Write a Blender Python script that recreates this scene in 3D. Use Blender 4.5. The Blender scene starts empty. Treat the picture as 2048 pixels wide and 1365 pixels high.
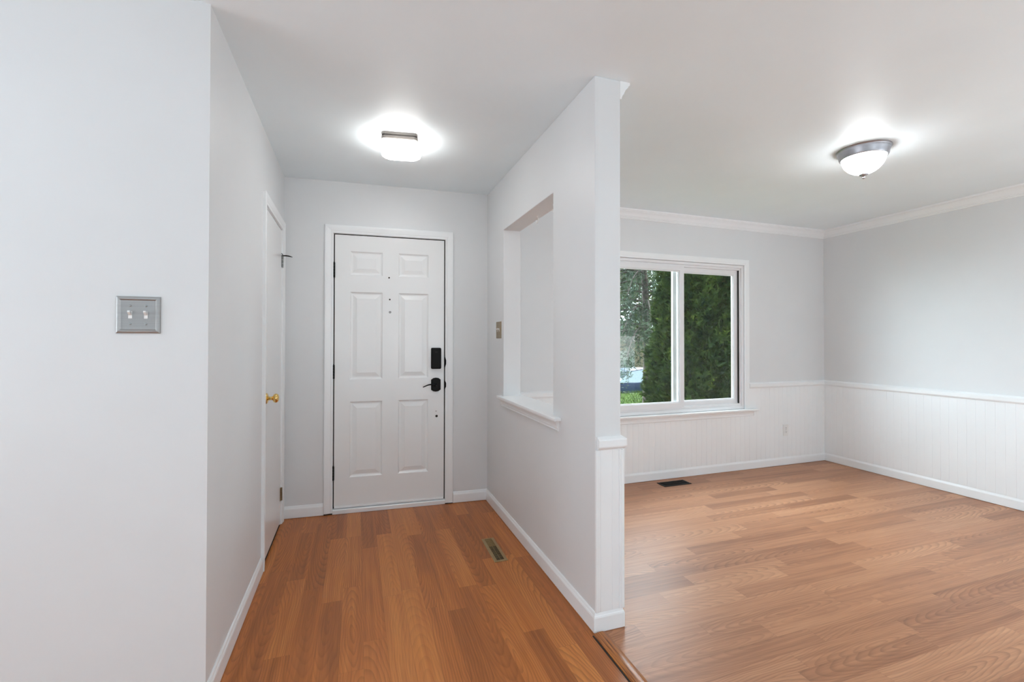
import bpy, bmesh, math, random
import numpy as np
from mathutils import Vector, Matrix

SC = bpy.context.scene
COL = SC.collection
PI = math.pi

# ------------------------------------------------------------------ camera
CAM_F = 903.6945      # focal length in pixels of a 2048 px wide frame
right = Vector((0.945829175, -0.324663217, 0.000983788))
up = Vector((-0.00414177985, -0.00903606115, 0.999950596))
fwd = Vector((0.324638288, 0.945786522, 0.00989125383))
cd = bpy.data.cameras.new('camera')
cam = bpy.data.objects.new('camera', cd)
COL.objects.link(cam)
m = Matrix.Identity(4)
for i in range(3):
    m[i][0] = right[i]; m[i][1] = up[i]; m[i][2] = -fwd[i]
m[2][3] = 1.27025
cam.matrix_world = m
cd.sensor_width = 36.0
cd.lens = CAM_F / 2048 * 36.0
cd.shift_y = -(682.5 - 672.4376) / 2048
cd.clip_start = 0.02
cd.clip_end = 300
SC.camera = cam

# ------------------------------------------------------------------ view + world + lights
SC.view_settings.view_transform = 'Standard'
SC.view_settings.look = 'None'
SC.view_settings.gamma = 1.0
SC.view_settings.use_curve_mapping = False
SC.view_settings.exposure = 0.0
SC.cycles.max_bounces = 10
SC.cycles.diffuse_bounces = 7
SC.cycles.glossy_bounces = 4
SC.cycles.transparent_max_bounces = 12
SC.cycles.sample_clamp_indirect = 8.0
SC.cycles.caustics_reflective = False
SC.cycles.caustics_refractive = False

w = bpy.data.worlds.new('overcast_sky'); SC.world = w
w.use_nodes = True
bg = w.node_tree.nodes['Background']
bg.inputs[0].default_value = (0.78, 0.90, 1.0, 1)
# the hazy sky is brighter over the street side (+Y) than over the back yard
_t = w.node_tree
_tc = _t.nodes.new('ShaderNodeTexCoord'); _sx = _t.nodes.new('ShaderNodeSeparateXYZ')
_mr = _t.nodes.new('ShaderNodeMapRange'); _mr.interpolation_type = 'SMOOTHSTEP'
_mr.inputs['From Min'].default_value = -0.5; _mr.inputs['From Max'].default_value = 0.7
_mr.inputs['To Min'].default_value = 1.6; _mr.inputs['To Max'].default_value = 16.0
_t.links.new(_tc.outputs['Generated'], _sx.inputs[0]); _t.links.new(_sx.outputs[1], _mr.inputs['Value'])
_t.links.new(_mr.outputs[0], bg.inputs[1])

def sun(name, direction, energy, color, angle):
    l = bpy.data.lights.new(name, 'SUN'); l.energy = energy; l.color = color; l.angle = angle
    o = bpy.data.objects.new(name, l); COL.objects.link(o)
    o.rotation_euler = Vector(direction).to_track_quat('-Z', 'Y').to_euler()
sun('hazy_sun', (-0.75, 0.30, -0.75), 6.0, (1.0, 0.95, 0.85), 0.08)

def area(name, loc, direction, sx, sy, power, color):
    l = bpy.data.lights.new(name, 'AREA'); l.shape = 'RECTANGLE'; l.size = sx; l.size_y = sy
    l.energy = power; l.color = color
    o = bpy.data.objects.new(name, l); COL.objects.link(o)
    o.location = loc
    o.rotation_euler = Vector(direction).to_track_quat('-Z', 'Z' if abs(direction[2]) < .9 else 'Y').to_euler()
# added fill lights in made-up openings of the unseen walls behind the camera
RIGHT_WALL = 4.710
FILL_COLOR = (0.94, 0.97, 1.0)
# (leaned upward to brighten the ceiling)
area('fill_rear_wide', (1.2, -6.10, 1.15), (0, 1, 1.3), 3.0, 2.0, 46, FILL_COLOR)
area('fill_rear_left', (-1.9, -6.10, 1.35), (0, 1, 0.8), 1.5, 1.4, 4, FILL_COLOR)
area('fill_left', (-3.30, 0.55, 1.30), (1, 0, 1.2), 1.9, 1.7, 22, FILL_COLOR)
area('fill_right_up', (RIGHT_WALL + 0.10, -0.9, 1.05), (-1, 0, 2.2), 1.8, 1.5, 46, FILL_COLOR)  # added up-light for the dining ceiling, in an invented opening

# ------------------------------------------------------------------ node helpers
class NT:
    def __init__(s, mat):
        s.t = mat.node_tree; s.n = s.t.nodes
    def _set(s, sock, v):
        if hasattr(v, 'is_linked') or hasattr(v, 'links'): s.t.links.new(v, sock)
        else: sock.default_value = v
    def math(s, op, a, b=None, c=None, clamp=False):
        n = s.n.new('ShaderNodeMath'); n.operation = op; n.use_clamp = clamp
        for i, v in enumerate((a, b, c)):
            if v is not None: s._set(n.inputs[i], v)
        return n.outputs[0]
    def coord(s):
        return s.n.new('ShaderNodeTexCoord').outputs['Object']
    def sep(s, v):
        n = s.n.new('ShaderNodeSeparateXYZ'); s._set(n.inputs[0], v); return n.outputs
    def comb(s, x, y, z):
        n = s.n.new('ShaderNodeCombineXYZ')
        for i, v in enumerate((x, y, z)): s._set(n.inputs[i], v)
        return n.outputs[0]
    def noise(s, vec, scale, detail=3.0, rough=0.5, dist=0.0):
        n = s.n.new('ShaderNodeTexNoise'); s._set(n.inputs['Vector'], vec)
        n.inputs['Scale'].default_value = scale; n.inputs['Detail'].default_value = detail
        n.inputs['Roughness'].default_value = rough; n.inputs['Distortion'].default_value = dist
        return n.outputs['Fac']
    def white(s, vec):
        n = s.n.new('ShaderNodeTexWhiteNoise'); n.noise_dimensions = '3D'; s._set(n.inputs['Vector'], vec)
        return n.outputs['Value'], n.outputs['Color']
    def ramp(s, fac, stops):
        n = s.n.new('ShaderNodeValToRGB'); s._set(n.inputs[0], fac)
        e = n.color_ramp.elements
        while len(e) < len(stops): e.new(0.5)
        for k, (p, c) in enumerate(stops):
            e[k].position = p; e[k].color = (*c, 1)
        return n.outputs[0]
    def mix(s, fac, a, b, blend='MIX'):
        n = s.n.new('ShaderNodeMix'); n.data_type = 'RGBA'; n.blend_type = blend
        s._set(n.inputs[0], fac)
        for i, v in ((6, a), (7, b)):
            if isinstance(v, tuple): v = (*v, 1) if len(v) == 3 else v
            s._set(n.inputs[i], v)
        return n.outputs[2]
    def bump(s, h, strength, dist=0.001):
        n = s.n.new('ShaderNodeBump'); s._set(n.inputs['Height'], h)
        n.inputs['Strength'].default_value = strength; n.inputs['Distance'].default_value = dist
        return n.outputs[0]

def newmat(name):
    mt = bpy.data.materials.new(name); mt.use_nodes = True
    return mt, NT(mt), mt.node_tree.nodes['Principled BSDF']

def paint(name, col, rough=0.5, bump=0.05, scale=160.0, var=0.015, spec=0.5):
    mt, n, b = newmat(name)
    c = n.coord()
    f = n.noise(c, 2.2, 3)
    lo = tuple(x * (1 - var) for x in col); hi = tuple(min(1, x * (1 + var)) for x in col)
    n._set(b.inputs['Base Color'], n.ramp(f, [(0.3, lo), (0.7, hi)]))
    b.inputs['Roughness'].default_value = rough
    b.inputs['Specular IOR Level'].default_value = spec
    if bump: n._set(b.inputs['Normal'], n.bump(n.noise(c, scale, 2), bump, 0.001))
    return mt

def metal(name, col, rough=0.3, metallic=1.0, brushed=None):
    mt, n, b = newmat(name)
    c = n.coord()
    s = n.sep(c)
    v = n.comb(n.math('MULTIPLY', s[0], 30 if brushed != 'x' else 3), n.math('MULTIPLY', s[1], 30),
               n.math('MULTIPLY', s[2], 900 if brushed == 'x' else 30))
    f = n.noise(v, 1.0, 2)
    lo = tuple(x * .93 for x in col); hi = tuple(min(1, x * 1.05) for x in col)
    n._set(b.inputs['Base Color'], n.ramp(f, [(0.3, lo), (0.7, hi)]))
    b.inputs['Metallic'].default_value = metallic
    b.inputs['Roughness'].default_value = rough
    return mt

def wood_planks(name, along, width, phase, length, dark, mid, light, rough):
    mt, n, b = newmat(name)
    s = n.sep(n.coord())
    A = s[0] if along == 'x' else s[1]
    B = s[1] if along == 'x' else s[0]
    sv = n.math('ADD', n.math('DIVIDE', B, width), phase)
    row = n.math('FLOOR', sv); fv = n.math('FRACT', sv)
    r0, _ = n.white(n.comb(row, 3.7, 1.3))
    r0b, _ = n.white(n.comb(row, 8.1, 5.9))
    ln = n.math('MULTIPLY_ADD', r0b, length * .5, length * .75)
    tv = n.math('ADD', n.math('DIVIDE', A, ln), n.math('MULTIPLY', r0, 9.7))
    colm = n.math('FLOOR', tv); ft = n.math('FRACT', tv)
    r1, rc = n.white(n.comb(row, colm, 2.2))
    rs = n.sep(rc)
    # strip-local coordinates in metres, centre of the growth rings pushed about
    u = n.math('MULTIPLY', n.math('ADD', n.math('SUBTRACT', ft, 0.5), n.math('MULTIPLY', n.math('SUBTRACT', rs[0], .5), 1.1)), ln)
    v = n.math('MULTIPLY', n.math('ADD', n.math('SUBTRACT', fv, 0.5), n.math('MULTIPLY', n.math('SUBTRACT', rs[1], .5), 2.0)), width)
    wob = n.noise(n.comb(n.math('MULTIPLY', A, 2.6), n.math('MULTIPLY', B, 11.0), n.math('MULTIPLY', r1, 40)), 1.0, 2.5)
    v2 = n.math('ADD', v, n.math('MULTIPLY', n.math('SUBTRACT', wob, .5), 0.055))
    u2 = n.math('MULTIPLY', u, 0.13)
    d = n.math('SQRT', n.math('ADD', n.math('MULTIPLY', v2, v2), n.math('MULTIPLY', u2, u2)))
    ring = n.math('FRACT', n.math('MULTIPLY', d, 105.0))
    ring = n.math('MULTIPLY', n.math('POWER', ring, 3.0), n.math('SUBTRACT', 1.0, n.math('POWER', ring, 14.0)))
    ring = n.math('MULTIPLY', ring, 1.6)
    stk = n.noise(n.comb(n.math('MULTIPLY', A, 1.3), n.math('MULTIPLY', B, 62.0), n.math('MULTIPLY', r1, 23)), 1.0, 3)
    fib = n.noise(n.comb(n.math('MULTIPLY', A, 6.0), n.math('MULTIPLY', B, 260.0), n.math('MULTIPLY', r1, 9)), 1.0, 3)
    blot = n.noise(n.comb(n.math('MULTIPLY', A, 3.0), n.math('MULTIPLY', B, 22.0), n.math('MULTIPLY', r1, 17)), 1.0, 3)
    tone = n.math('ADD', n.math('MULTIPLY', r1, 0.30), n.math('ADD', n.math('MULTIPLY', blot, 0.30), n.math('MULTIPLY', stk, 0.44)))
    base = n.ramp(tone, [(0.26, dark), (0.52, mid), (0.80, light)])
    c1 = n.mix(n.math('MULTIPLY', ring, n.math('MULTIPLY_ADD', rs[2], 0.35, 0.14)), base, tuple(x * .52 for x in dark))
    c2 = n.mix(n.math('MULTIPLY', n.math('SUBTRACT', fib, .45, clamp=True), 0.9), c1, tuple(x * .6 for x in dark))
    # joints
    ev = n.math('MULTIPLY', n.math('MINIMUM', fv, n.math('SUBTRACT', 1.0, fv)), width)
    eu = n.math('MULTIPLY', n.math('MINIMUM', ft, n.math('SUBTRACT', 1.0, ft)), ln)
    e = n.math('MINIMUM', ev, eu)
    seam = n.math('SUBTRACT', 1.0, n.math('DIVIDE', e, 0.0011), clamp=True)
    c3 = n.mix(n.math('MULTIPLY', seam, 0.38), c2, tuple(x * .35 for x in dark))
    n._set(b.inputs['Base Color'], c3)
    rr = n.math('MULTIPLY_ADD', blot, 0.08, rough)
    n._set(b.inputs['Roughness'], rr)
    b.inputs['Specular IOR Level'].default_value = 0.5
    hgt = n.math('SUBTRACT', n.math('MULTIPLY', n.noise(n.comb(n.math('MULTIPLY', A, 2.0), n.math('MULTIPLY', B, 9.0), 0.0), 1.0, 2), 0.6), n.math('MULTIPLY', seam, 0.6))
    n._set(b.inputs['Normal'], n.bump(hgt, 0.12, 0.0012))
    return mt

def leafy(name, dark, light, scale=9.0, rough=0.55, tip=None):
    mt, n, b = newmat(name)
    c = n.coord()
    f = n.math('ADD', n.math('MULTIPLY', n.noise(c, scale, 4), 0.7), n.math('MULTIPLY', n.noise(c, scale * 14, 2), 0.3))
    n._set(b.inputs['Base Color'], n.ramp(f, [(0.36, dark), (0.60, light)] + ([(0.68, tip)] if tip else [])))
    b.inputs['Roughness'].default_value = rough
    b.inputs['Specular IOR Level'].default_value = 0.06
    return mt

def glass_mat(name, tint=(0.94, 0.97, 0.96)):
    mt = bpy.data.materials.new(name); mt.use_nodes = True
    t = mt.node_tree; t.nodes.clear()
    out = t.nodes.new('ShaderNodeOutputMaterial')
    tr = t.nodes.new('ShaderNodeBsdfTransparent'); tr.inputs[0].default_value = (*tint, 1)
    gl = t.nodes.new('ShaderNodeBsdfGlossy'); gl.inputs['Roughness'].default_value = 0.02
    fr = t.nodes.new('ShaderNodeFresnel'); fr.inputs[0].default_value = 1.45
    mx = t.nodes.new('ShaderNodeMixShader')
    # the mirror sheen belongs to the outer face only: no false total reflection inside the thin sheet
    ge = t.nodes.new('ShaderNodeNewGeometry')
    sb = t.nodes.new('ShaderNodeMath'); sb.operation = 'SUBTRACT'; sb.inputs[0].default_value = 1.0
    ml = t.nodes.new('ShaderNodeMath'); ml.operation = 'MULTIPLY'
    t.links.new(ge.outputs['Backfacing'], sb.inputs[1]); t.links.new(sb.outputs[0], ml.inputs[0]); t.links.new(fr.outputs[0], ml.inputs[1])
    t.links.new(ml.outputs[0], mx.inputs[0]); t.links.new(tr.outputs[0], mx.inputs[1]); t.links.new(gl.outputs[0], mx.inputs[2])
    t.links.new(mx.outputs[0], out.inputs[0])
    return mt

def glow(name, col, strength):
    mt, n, b = newmat(name)
    b.inputs['Base Color'].default_value = (0.9, 0.9, 0.9, 1)
    b.inputs['Emission Color'].default_value = (*col, 1)
    b.inputs['Emission Strength'].default_value = strength
    b.inputs['Roughness'].default_value = 0.3
    return mt

M = {}
M['wall'] = paint('wall_paint', (0.735, 0.748, 0.757), 0.42, 0.05)
M['ceiling'] = paint('ceiling_paint', (0.84, 0.915, 0.95), 0.5, 0.06, 120)
M['trim'] = paint('trim_enamel', (0.86, 0.88, 0.89), 0.28, 0.02, 60)
M['door'] = paint('door_enamel', (0.84, 0.85, 0.85), 0.22, 0.03, 90)
M['vinyl'] = paint('white_vinyl', (0.80, 0.80, 0.81), 0.3, 0.0)
M['plastic'] = paint('white_plastic', (0.82, 0.82, 0.81), 0.3, 0.0)
M['black'] = paint('black_metal', (0.004, 0.004, 0.004), 0.5, 0.0, spec=0.2)
M['gap'] = paint('dark_weatherstrip_and_shade', (0.02, 0.018, 0.016), 0.8, 0.0)  # weatherstrip rubber, also painted shade in gaps under door and casing
M['brass'] = metal('polished_brass', (0.80, 0.55, 0.20), 0.14)
M['oldbrass'] = metal('worn_brass', (0.34, 0.27, 0.17), 0.38)
M['registerbrass'] = metal('dull_brass', (0.40, 0.29, 0.15), 0.45, 0.85)
M['nickel'] = metal('brushed_nickel', (0.37, 0.365, 0.36), 0.42, 0.85, 'x')
M['pewter'] = metal('grey_pewter', (0.42, 0.42, 0.45), 0.38, 0.9)
M['lampbase'] = metal('dark_bronze_metal', (0.17, 0.15, 0.135), 0.5, 0.3)
M['bronzeplate'] = metal('aged_bronze_plate', (0.36, 0.29, 0.20), 0.42, 0.7)
M['screw'] = metal('steel_screw', (0.35, 0.35, 0.34), 0.25)
M['lampglass'] = glow('lit_frosted_glass', (1.0, 0.99, 0.965), 24)
M['lampglass2'] = glow('lit_alabaster_glass', (0.94, 0.975, 1.0), 27)
M['glass'] = glass_mat('window_glass')
M['floor_hall'] = wood_planks('laminate_along_hall', 'y', 0.0940, 0.062 / 0.094, 0.72, (0.25, 0.072, 0.014), (0.48, 0.150, 0.030), (0.64, 0.240, 0.056), 0.34)
M['floor_dining'] = wood_planks('laminate_across_dining_room', 'x', 0.0900, -(2.554 / 0.09 % 1.0), 0.85, (0.26, 0.100, 0.045), (0.46, 0.205, 0.100), (0.59, 0.295, 0.155), 0.36)
def strip_wood():
    mt, n, b = newmat('orange_stained_oak')
    s = n.sep(n.coord())
    f = n.noise(n.comb(n.math('MULTIPLY', s[0], 260), n.math('MULTIPLY', s[1], 7), n.math('MULTIPLY', s[2], 260)), 1.0, 4)
    n._set(b.inputs['Base Color'], n.ramp(f, [(0.35, (0.13, 0.035, 0.008)), (0.5, (0.36, 0.12, 0.025)), (0.68, (0.50, 0.19, 0.045))]))
    b.inputs['Roughness'].default_value = 0.3
    return mt
M['oak'] = strip_wood()
M['arbor'] = leafy('arborvitae_green', (0.008, 0.023, 0.011), (0.058, 0.090, 0.020), 6, tip=(0.21, 0.25, 0.04))
M['bluegreen'] = leafy('weeping_conifer_green', (0.045, 0.07, 0.05), (0.10, 0.14, 0.08), 3)
M['broadleaf'] = leafy('spring_leaf_green', (0.035, 0.055, 0.015), (0.11, 0.145, 0.035), 2)
M['bark'] = leafy('grey_brown_bark', (0.05, 0.04, 0.035), (0.16, 0.13, 0.12), 12, 0.9)
M['grass'] = leafy('lawn_green', (0.025, 0.045, 0.008), (0.055, 0.090, 0.016), 3, 0.9)
M['asphalt'] = paint('street_asphalt', (0.16, 0.16, 0.17), 0.9, 0.2, 40)
M['siding'] = paint('tan_siding', (0.48, 0.38, 0.27), 0.8, 0.1, 20)
M['roofing'] = paint('brown_roof_shingles', (0.10, 0.075, 0.06), 0.9, 0.3, 25)
M['bluecar'] = paint('dark_blue_car_paint', (0.012, 0.030, 0.085), 0.25, 0.0)
M['carglass'] = metal('reflective_car_glass', (0.55, 0.65, 0.70), 0.05, 0.9)
M['rubber'] = paint('tyre_rubber', (0.02, 0.02, 0.02), 0.8, 0.0)
M['bouncefloor'] = paint('pale_bounce_floor', (0.62, 0.62, 0.60), 0.95, 0.3, 300)
M['extwall'] = paint('exterior_siding_white', (0.6, 0.6, 0.58), 0.8, 0.0)

# ------------------------------------------------------------------ mesh helpers
class MB:
    def __init__(s): s.v = []; s.f = []
    def add(s, verts, faces):
        k = len(s.v); s.v += [tuple(p) for p in verts]; s.f += [tuple(i + k for i in q) for q in faces]
        return s
    def box(s, x0, x1, y0, y1, z0, z1, fr=None):
        P = [(x, y, z) for x in (x0, x1) for y in (y0, y1) for z in (z0, z1)]
        if fr: P = [fr(*p) for p in P]
        return s.add(P, [(0, 1, 3, 2), (4, 6, 7, 5), (0, 4, 5, 1), (2, 3, 7, 6), (0, 2, 6, 4), (1, 5, 7, 3)])
    def loft(s, rings, cap0=True, cap1=True, closed=True):
        n = len(rings[0]); k = len(s.v)
        for r in rings: s.v += [tuple(p) for p in r]
        for a in range(len(rings) - 1):
            for i in range(n if closed else n - 1):
                j = (i + 1) % n
                s.f.append((k + a * n + i, k + a * n + j, k + (a + 1) * n + j, k + (a + 1) * n + i))
        if cap0: s.f.append(tuple(k + i for i in reversed(range(n))))
        if cap1: s.f.append(tuple(k + (len(rings) - 1) * n + i for i in range(n)))
        return s
    def lathe(s, prof, n=32, fr=None, cap0=True, cap1=True):
        fr = fr or (lambda x, y, z: (x, y, z))
        rings = [[fr(r * math.cos(2 * PI * i / n), r * math.sin(2 * PI * i / n), z) for i in range(n)] for r, z in prof]
        return s.loft(rings, cap0, cap1)
    def tube(s, pts, rad, n=8):
        pts = [Vector(p) for p in pts]
        rad = rad if isinstance(rad, (list, tuple)) else [rad] * len(pts)
        rings = []; ref = None
        for i, p in enumerate(pts):
            d = (pts[min(i + 1, len(pts) - 1)] - pts[max(i - 1, 0)]).normalized()
            if ref is None: ref = d.orthogonal().normalized()
            ref = (ref - d * ref.dot(d)).normalized()
            b2 = d.cross(ref)
            rings.append([p + (ref * math.cos(2 * PI * k / n) + b2 * math.sin(2 * PI * k / n)) * rad[i] for k in range(n)])
        return s.loft(rings)
    def sweep(s, path, prof, fr=None, sign=1.0, closed=False):
        """path: 2D points; prof: (a, b) with a = distance off the path (in its plane, to the left when sign=1), b = third axis; mitred."""
        fr = fr or (lambda x, y, z: (x, y, z))
        P = [Vector(p) for p in path]; n = len(P); rings = []
        for i in range(n):
            def nrm(a, b):
                d = (b - a).normalized(); return Vector((-d.y, d.x)) * sign
            if closed: n0 = nrm(P[i - 1], P[i]); n1 = nrm(P[i], P[(i + 1) % n])
            else:
                n0 = nrm(P[max(i - 1, 0)], P[max(i, 1)]); n1 = nrm(P[min(i, n - 2)], P[min(i + 1, n - 1)])
            mt = (n0 + n1); mt = mt / (1 + n0.dot(n1))
            rings.append([fr(P[i].x + mt.x * a, P[i].y + mt.y * a, b) for a, b in prof])
        if closed: rings.append(rings[0])
        return s.loft(rings, not closed, not closed)
    def build(s, name, mat, parent=None, smooth=False, bevel=0.0, seg=2, angle=35):
        me = bpy.data.meshes.new(name); me.from_pydata(s.v, [], s.f)
        bm = bmesh.new(); bm.from_mesh(me)
        bmesh.ops.remove_doubles(bm, verts=bm.verts, dist=1e-6)
        bmesh.ops.recalc_face_normals(bm, faces=bm.faces)
        bm.to_mesh(me); bm.free()
        me.materials.append(mat)
        o = bpy.data.objects.new(name, me); COL.objects.link(o)
        if smooth:
            me.shade_smooth()
            try: me.set_sharp_from_angle(angle=math.radians(angle))
            except Exception: pass
        if bevel:
            md = o.modifiers.new('bevel', 'BEVEL'); md.width = bevel; md.segments = seg; md.limit_method = 'ANGLE'
            md.angle_limit = math.radians(30)
        if parent is not None: attach(o, parent)
        return o

def attach(o, parent):
    o.parent = parent
    # parts are modelled in world coordinates: undo the thing's own placement (a part's own matrix is the identity)
    mw = Matrix.LocRotScale(parent.location, parent.rotation_euler, parent.scale) if parent.parent is None else Matrix.Identity(4)
    o.matrix_parent_inverse = mw.inverted()

def tag(o, label=None, cat=None, group=None, kind=None):
    if label: o['label'] = label
    if cat: o['category'] = cat
    if group: o['group'] = group
    if kind: o['kind'] = kind
    return o
def empty(name, loc, label, cat, group=None, kind=None):
    o = bpy.data.objects.new(name, None); COL.objects.link(o); o.location = loc; o.empty_display_size = .1
    return tag(o, label, cat, group, kind)
def struct(o, label, cat): return tag(o, label, cat, None, 'structure')

def frame(origin, U, W):
    """wall frame: u along the wall, v up, w out into the room"""
    O = Vector(origin); U = Vector(U).normalized(); W = Vector(W).normalized()
    return lambda u, v, w_: tuple(O + U * u + Vector((0, 0, 1)) * v + W * w_)

def wall_boxes(mb, fr, u0, u1, v0, v1, w0, w1, holes):
    us = sorted({u0, u1, *[h[0] for h in holes], *[h[1] for h in holes]})
    vs = sorted({v0, v1, *[h[2] for h in holes], *[h[3] for h in holes]})
    def solid(i, j):
        if i < 0 or j < 0 or i >= len(us) - 1 or j >= len(vs) - 1: return False
        cu = (us[i] + us[i + 1]) / 2; cv = (vs[j] + vs[j + 1]) / 2
        return not any(h[0] < cu < h[1] and h[2] < cv < h[3] for h in holes)
    for i in range(len(us) - 1):
        for j in range(len(vs) - 1):
            if not solid(i, j): continue
            a, b_, c, d = us[i], us[i + 1], vs[j], vs[j + 1]
            for ww in (w0, w1): mb.add([fr(a, c, ww), fr(b_, c, ww), fr(b_, d, ww), fr(a, d, ww)], [(0, 1, 2, 3)])
            if not solid(i - 1, j): mb.add([fr(a, c, w0), fr(a, d, w0), fr(a, d, w1), fr(a, c, w1)], [(0, 1, 2, 3)])
            if not solid(i + 1, j): mb.add([fr(b_, c, w0), fr(b_, d, w0), fr(b_, d, w1), fr(b_, c, w1)], [(0, 1, 2, 3)])
            if not solid(i, j - 1): mb.add([fr(a, c, w0), fr(b_, c, w0), fr(b_, c, w1), fr(a, c, w1)], [(0, 1, 2, 3)])
            if not solid(i, j + 1): mb.add([fr(a, d, w0), fr(b_, d, w0), fr(b_, d, w1), fr(a, d, w1)], [(0, 1, 2, 3)])
    return mb

# ------------------------------------------------------------------ dimensions (metres)
H = 2.44
LX0, LX1 = -0.486, -0.494        # left hall wall at its near and far end
NY = 1.8176                      # face of the near left wall
DY0, DY1 = 3.5739, 3.4872        # entry wall at its left and right end
PX, QX, EY = 0.9877, 1.1162, 1.7555   # partition: hall face, dining face, free end
WY, RX = 3.478, 4.710            # window wall, right wall
CY = -0.7                        # where the laminate ends behind the camera
BX, BY = -3.2, -6.0              # left and rear limits of the house part behind the camera

FD = frame((-0.486, 3.5739, 0), (0.99827, -0.05873, 0), (-0.05873, -0.99827, 0))   # entry wall
FL = frame((LX0, NY, 0), (LX1 - LX0, DY0 - NY, 0), (DY0 - NY, LX0 - LX1, 0))        # left hall wall (u = into the hall)
FP = frame((PX, 0, 0), (0, 1, 0), (-1, 0, 0))                                       # partition, hall face (u = Y)
FW = frame((0, WY, 0), (1, 0, 0), (0, -1, 0))                                       # window wall (u = X)
FN = frame((0, NY, 0), (1, 0, 0), (0, -1, 0))                                       # near left wall (u = X)
FR = frame((RX, 0, 0), (0, 1, 0), (-1, 0, 0))                                       # right wall (u = Y)

# ------------------------------------------------------------------ shell
fl = MB().box(BX, 0.9985, CY, DY0 + .1, -0.1, 0).build('floor', M['floor_hall'])
struct(fl, 'orange-brown wood laminate floor of the entry hall, strips running to the front door', 'floor')
fl2 = MB().box(0.9985, RX + .15, CY, WY + .1, -0.1, 0).build('floor', M['floor_dining'])
struct(fl2, 'paler-looking wood laminate floor of the dining room, strips running side to side', 'floor')
fl3 = MB().box(BX, RX + .15, BY, CY, -0.1, 0).build('floor', M['bouncefloor'])  # unseen pale floor added to bounce neutral light up to the ceiling
struct(fl3, 'unseen pale floor behind the viewer, added to bounce light onto the ceiling', 'floor')
ce = MB().box(BX - .15, RX + .15, BY - .15, 3.85, H, H + .12).build('ceiling', M['ceiling'])
struct(ce, 'smooth light grey ceiling over hall and dining room', 'ceiling')

# near left wall (faces the camera) with the left hall wall
o = MB().box(BX, LX0, NY, NY + .11, 0, H).build('wall_near_left', M['wall'], bevel=0.004)
struct(o, 'pale grey wall at the left edge holding the double light switch', 'wall')
mb = MB()
# slab of the left hall wall, with the closet door opening
wall_boxes(mb, FL, 0, 1.80, 0, H, -0.11, 0, [(1.025, 1.652, 0, 2.036)])
o = mb.build('wall_left', M['wall'])
struct(o, 'grey left wall of the entry hall with the closet door', 'wall')
mb = MB()
wall_boxes(mb, FD, -0.15, 1.52, 0, H, -0.15, 0, [(0.318, 1.146, 0, 2.060)])
o = mb.build('wall_entry', M['wall'])
struct(o, 'grey end wall of the hall around the white front door', 'wall')
mb = MB()
OP = (2.205, 3.064, 0.857, 2.060)      # pass-through opening: y0, y1, z0, z1
wall_boxes(mb, FP, EY, 3.52, 0, H, -(QX - PX), 0, [OP])
o = mb.build('wall_partition', M['wall'], bevel=0.0035)
struct(o, 'grey partition wall between hall and dining room with a tall pass-through opening', 'wall')
WIN = (2.02, 3.617, 0.585, 2.013)      # window opening in the window wall
mb = MB()
wall_boxes(mb, FW, QX - .05, RX + .15, -0.6, H, -0.15, 0, [WIN])
o = mb.build('wall_window', M['wall'])
struct(o, 'light grey dining room wall with the white sliding window', 'wall')
mb = MB(); wall_boxes(mb, frame((RX, 0, 0), (0, 1, 0), (-1, 0, 0)), BY - .15, WY + .15, -0.6, H, -0.15, 0, [(-1.85, 0.05, 0.30, 2.0)])  # unseen opening added for the ceiling fill light
o = mb.build('wall_right', M['wall'])
struct(o, 'light grey right wall of the dining room above white wainscot', 'wall')
FB = frame((0, BY, 0), (1, 0, 0), (0, 1, 0))
mb = MB(); wall_boxes(mb, FB, BX - .15, RX + .15, -0.1, H, -0.15, 0, [(-0.3, 2.7, 0.08, 2.2), (-2.65, -1.15, 0.6, 2.1)])
o = mb.build('wall_rear', M['wall']); struct(o, 'rear wall behind the viewer with two openings added for the fill lights', 'wall')
FS = frame((BX, 0, 0), (0, 1, 0), (1, 0, 0))
mb = MB(); wall_boxes(mb, FS, BY, NY + .1, -0.1, H, -0.15, 0, [(-0.4, 1.5, 0.45, 2.15)])  # unseen opening added for the left fill light
o = mb.build('wall_side', M['wall']); struct(o, 'left outer wall of the room behind the viewer', 'wall')

# ------------------------------------------------------------------ baseboards
BASE = [(0, 0.003), (0.0125, 0.003), (0.0125, 0.064), (0.0105, 0.071), (0.0085, 0.074), (0.0055, 0.083), (0.003, 0.086), (0, 0.086)]
def base(name, path, sign, label, prof=BASE):
    o = MB().sweep(path, prof, sign=sign).build(name, M['trim'])
    return struct(o, label, 'baseboard')
def P3(fr, u, w_=0): q = fr(u, 0, w_); return (q[0], q[1])
base('baseboard_left', [(LX0, NY), P3(FL, 0.962)], -1, 'white baseboard along the left wall of the hall')
base('baseboard_near_left', [(BX, NY), (LX0 + .0125, NY)], -1, 'white baseboard under the near left wall')
base('baseboard_entry_left', [P3(FD, 0.002), P3(FD, 0.262)], -1, 'short white baseboard left of the front door')
base('baseboard_partition', [P3(FD, 1.203), (PX, DY1), (PX, EY), (QX, EY), (QX, WY)], -1,
     'white baseboard from the front door along the partition and round its end')
base('baseboard_window', [(QX, WY), (RX, WY), (RX, BY)], -1, 'white baseboard below window and right wall of the dining room')

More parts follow.
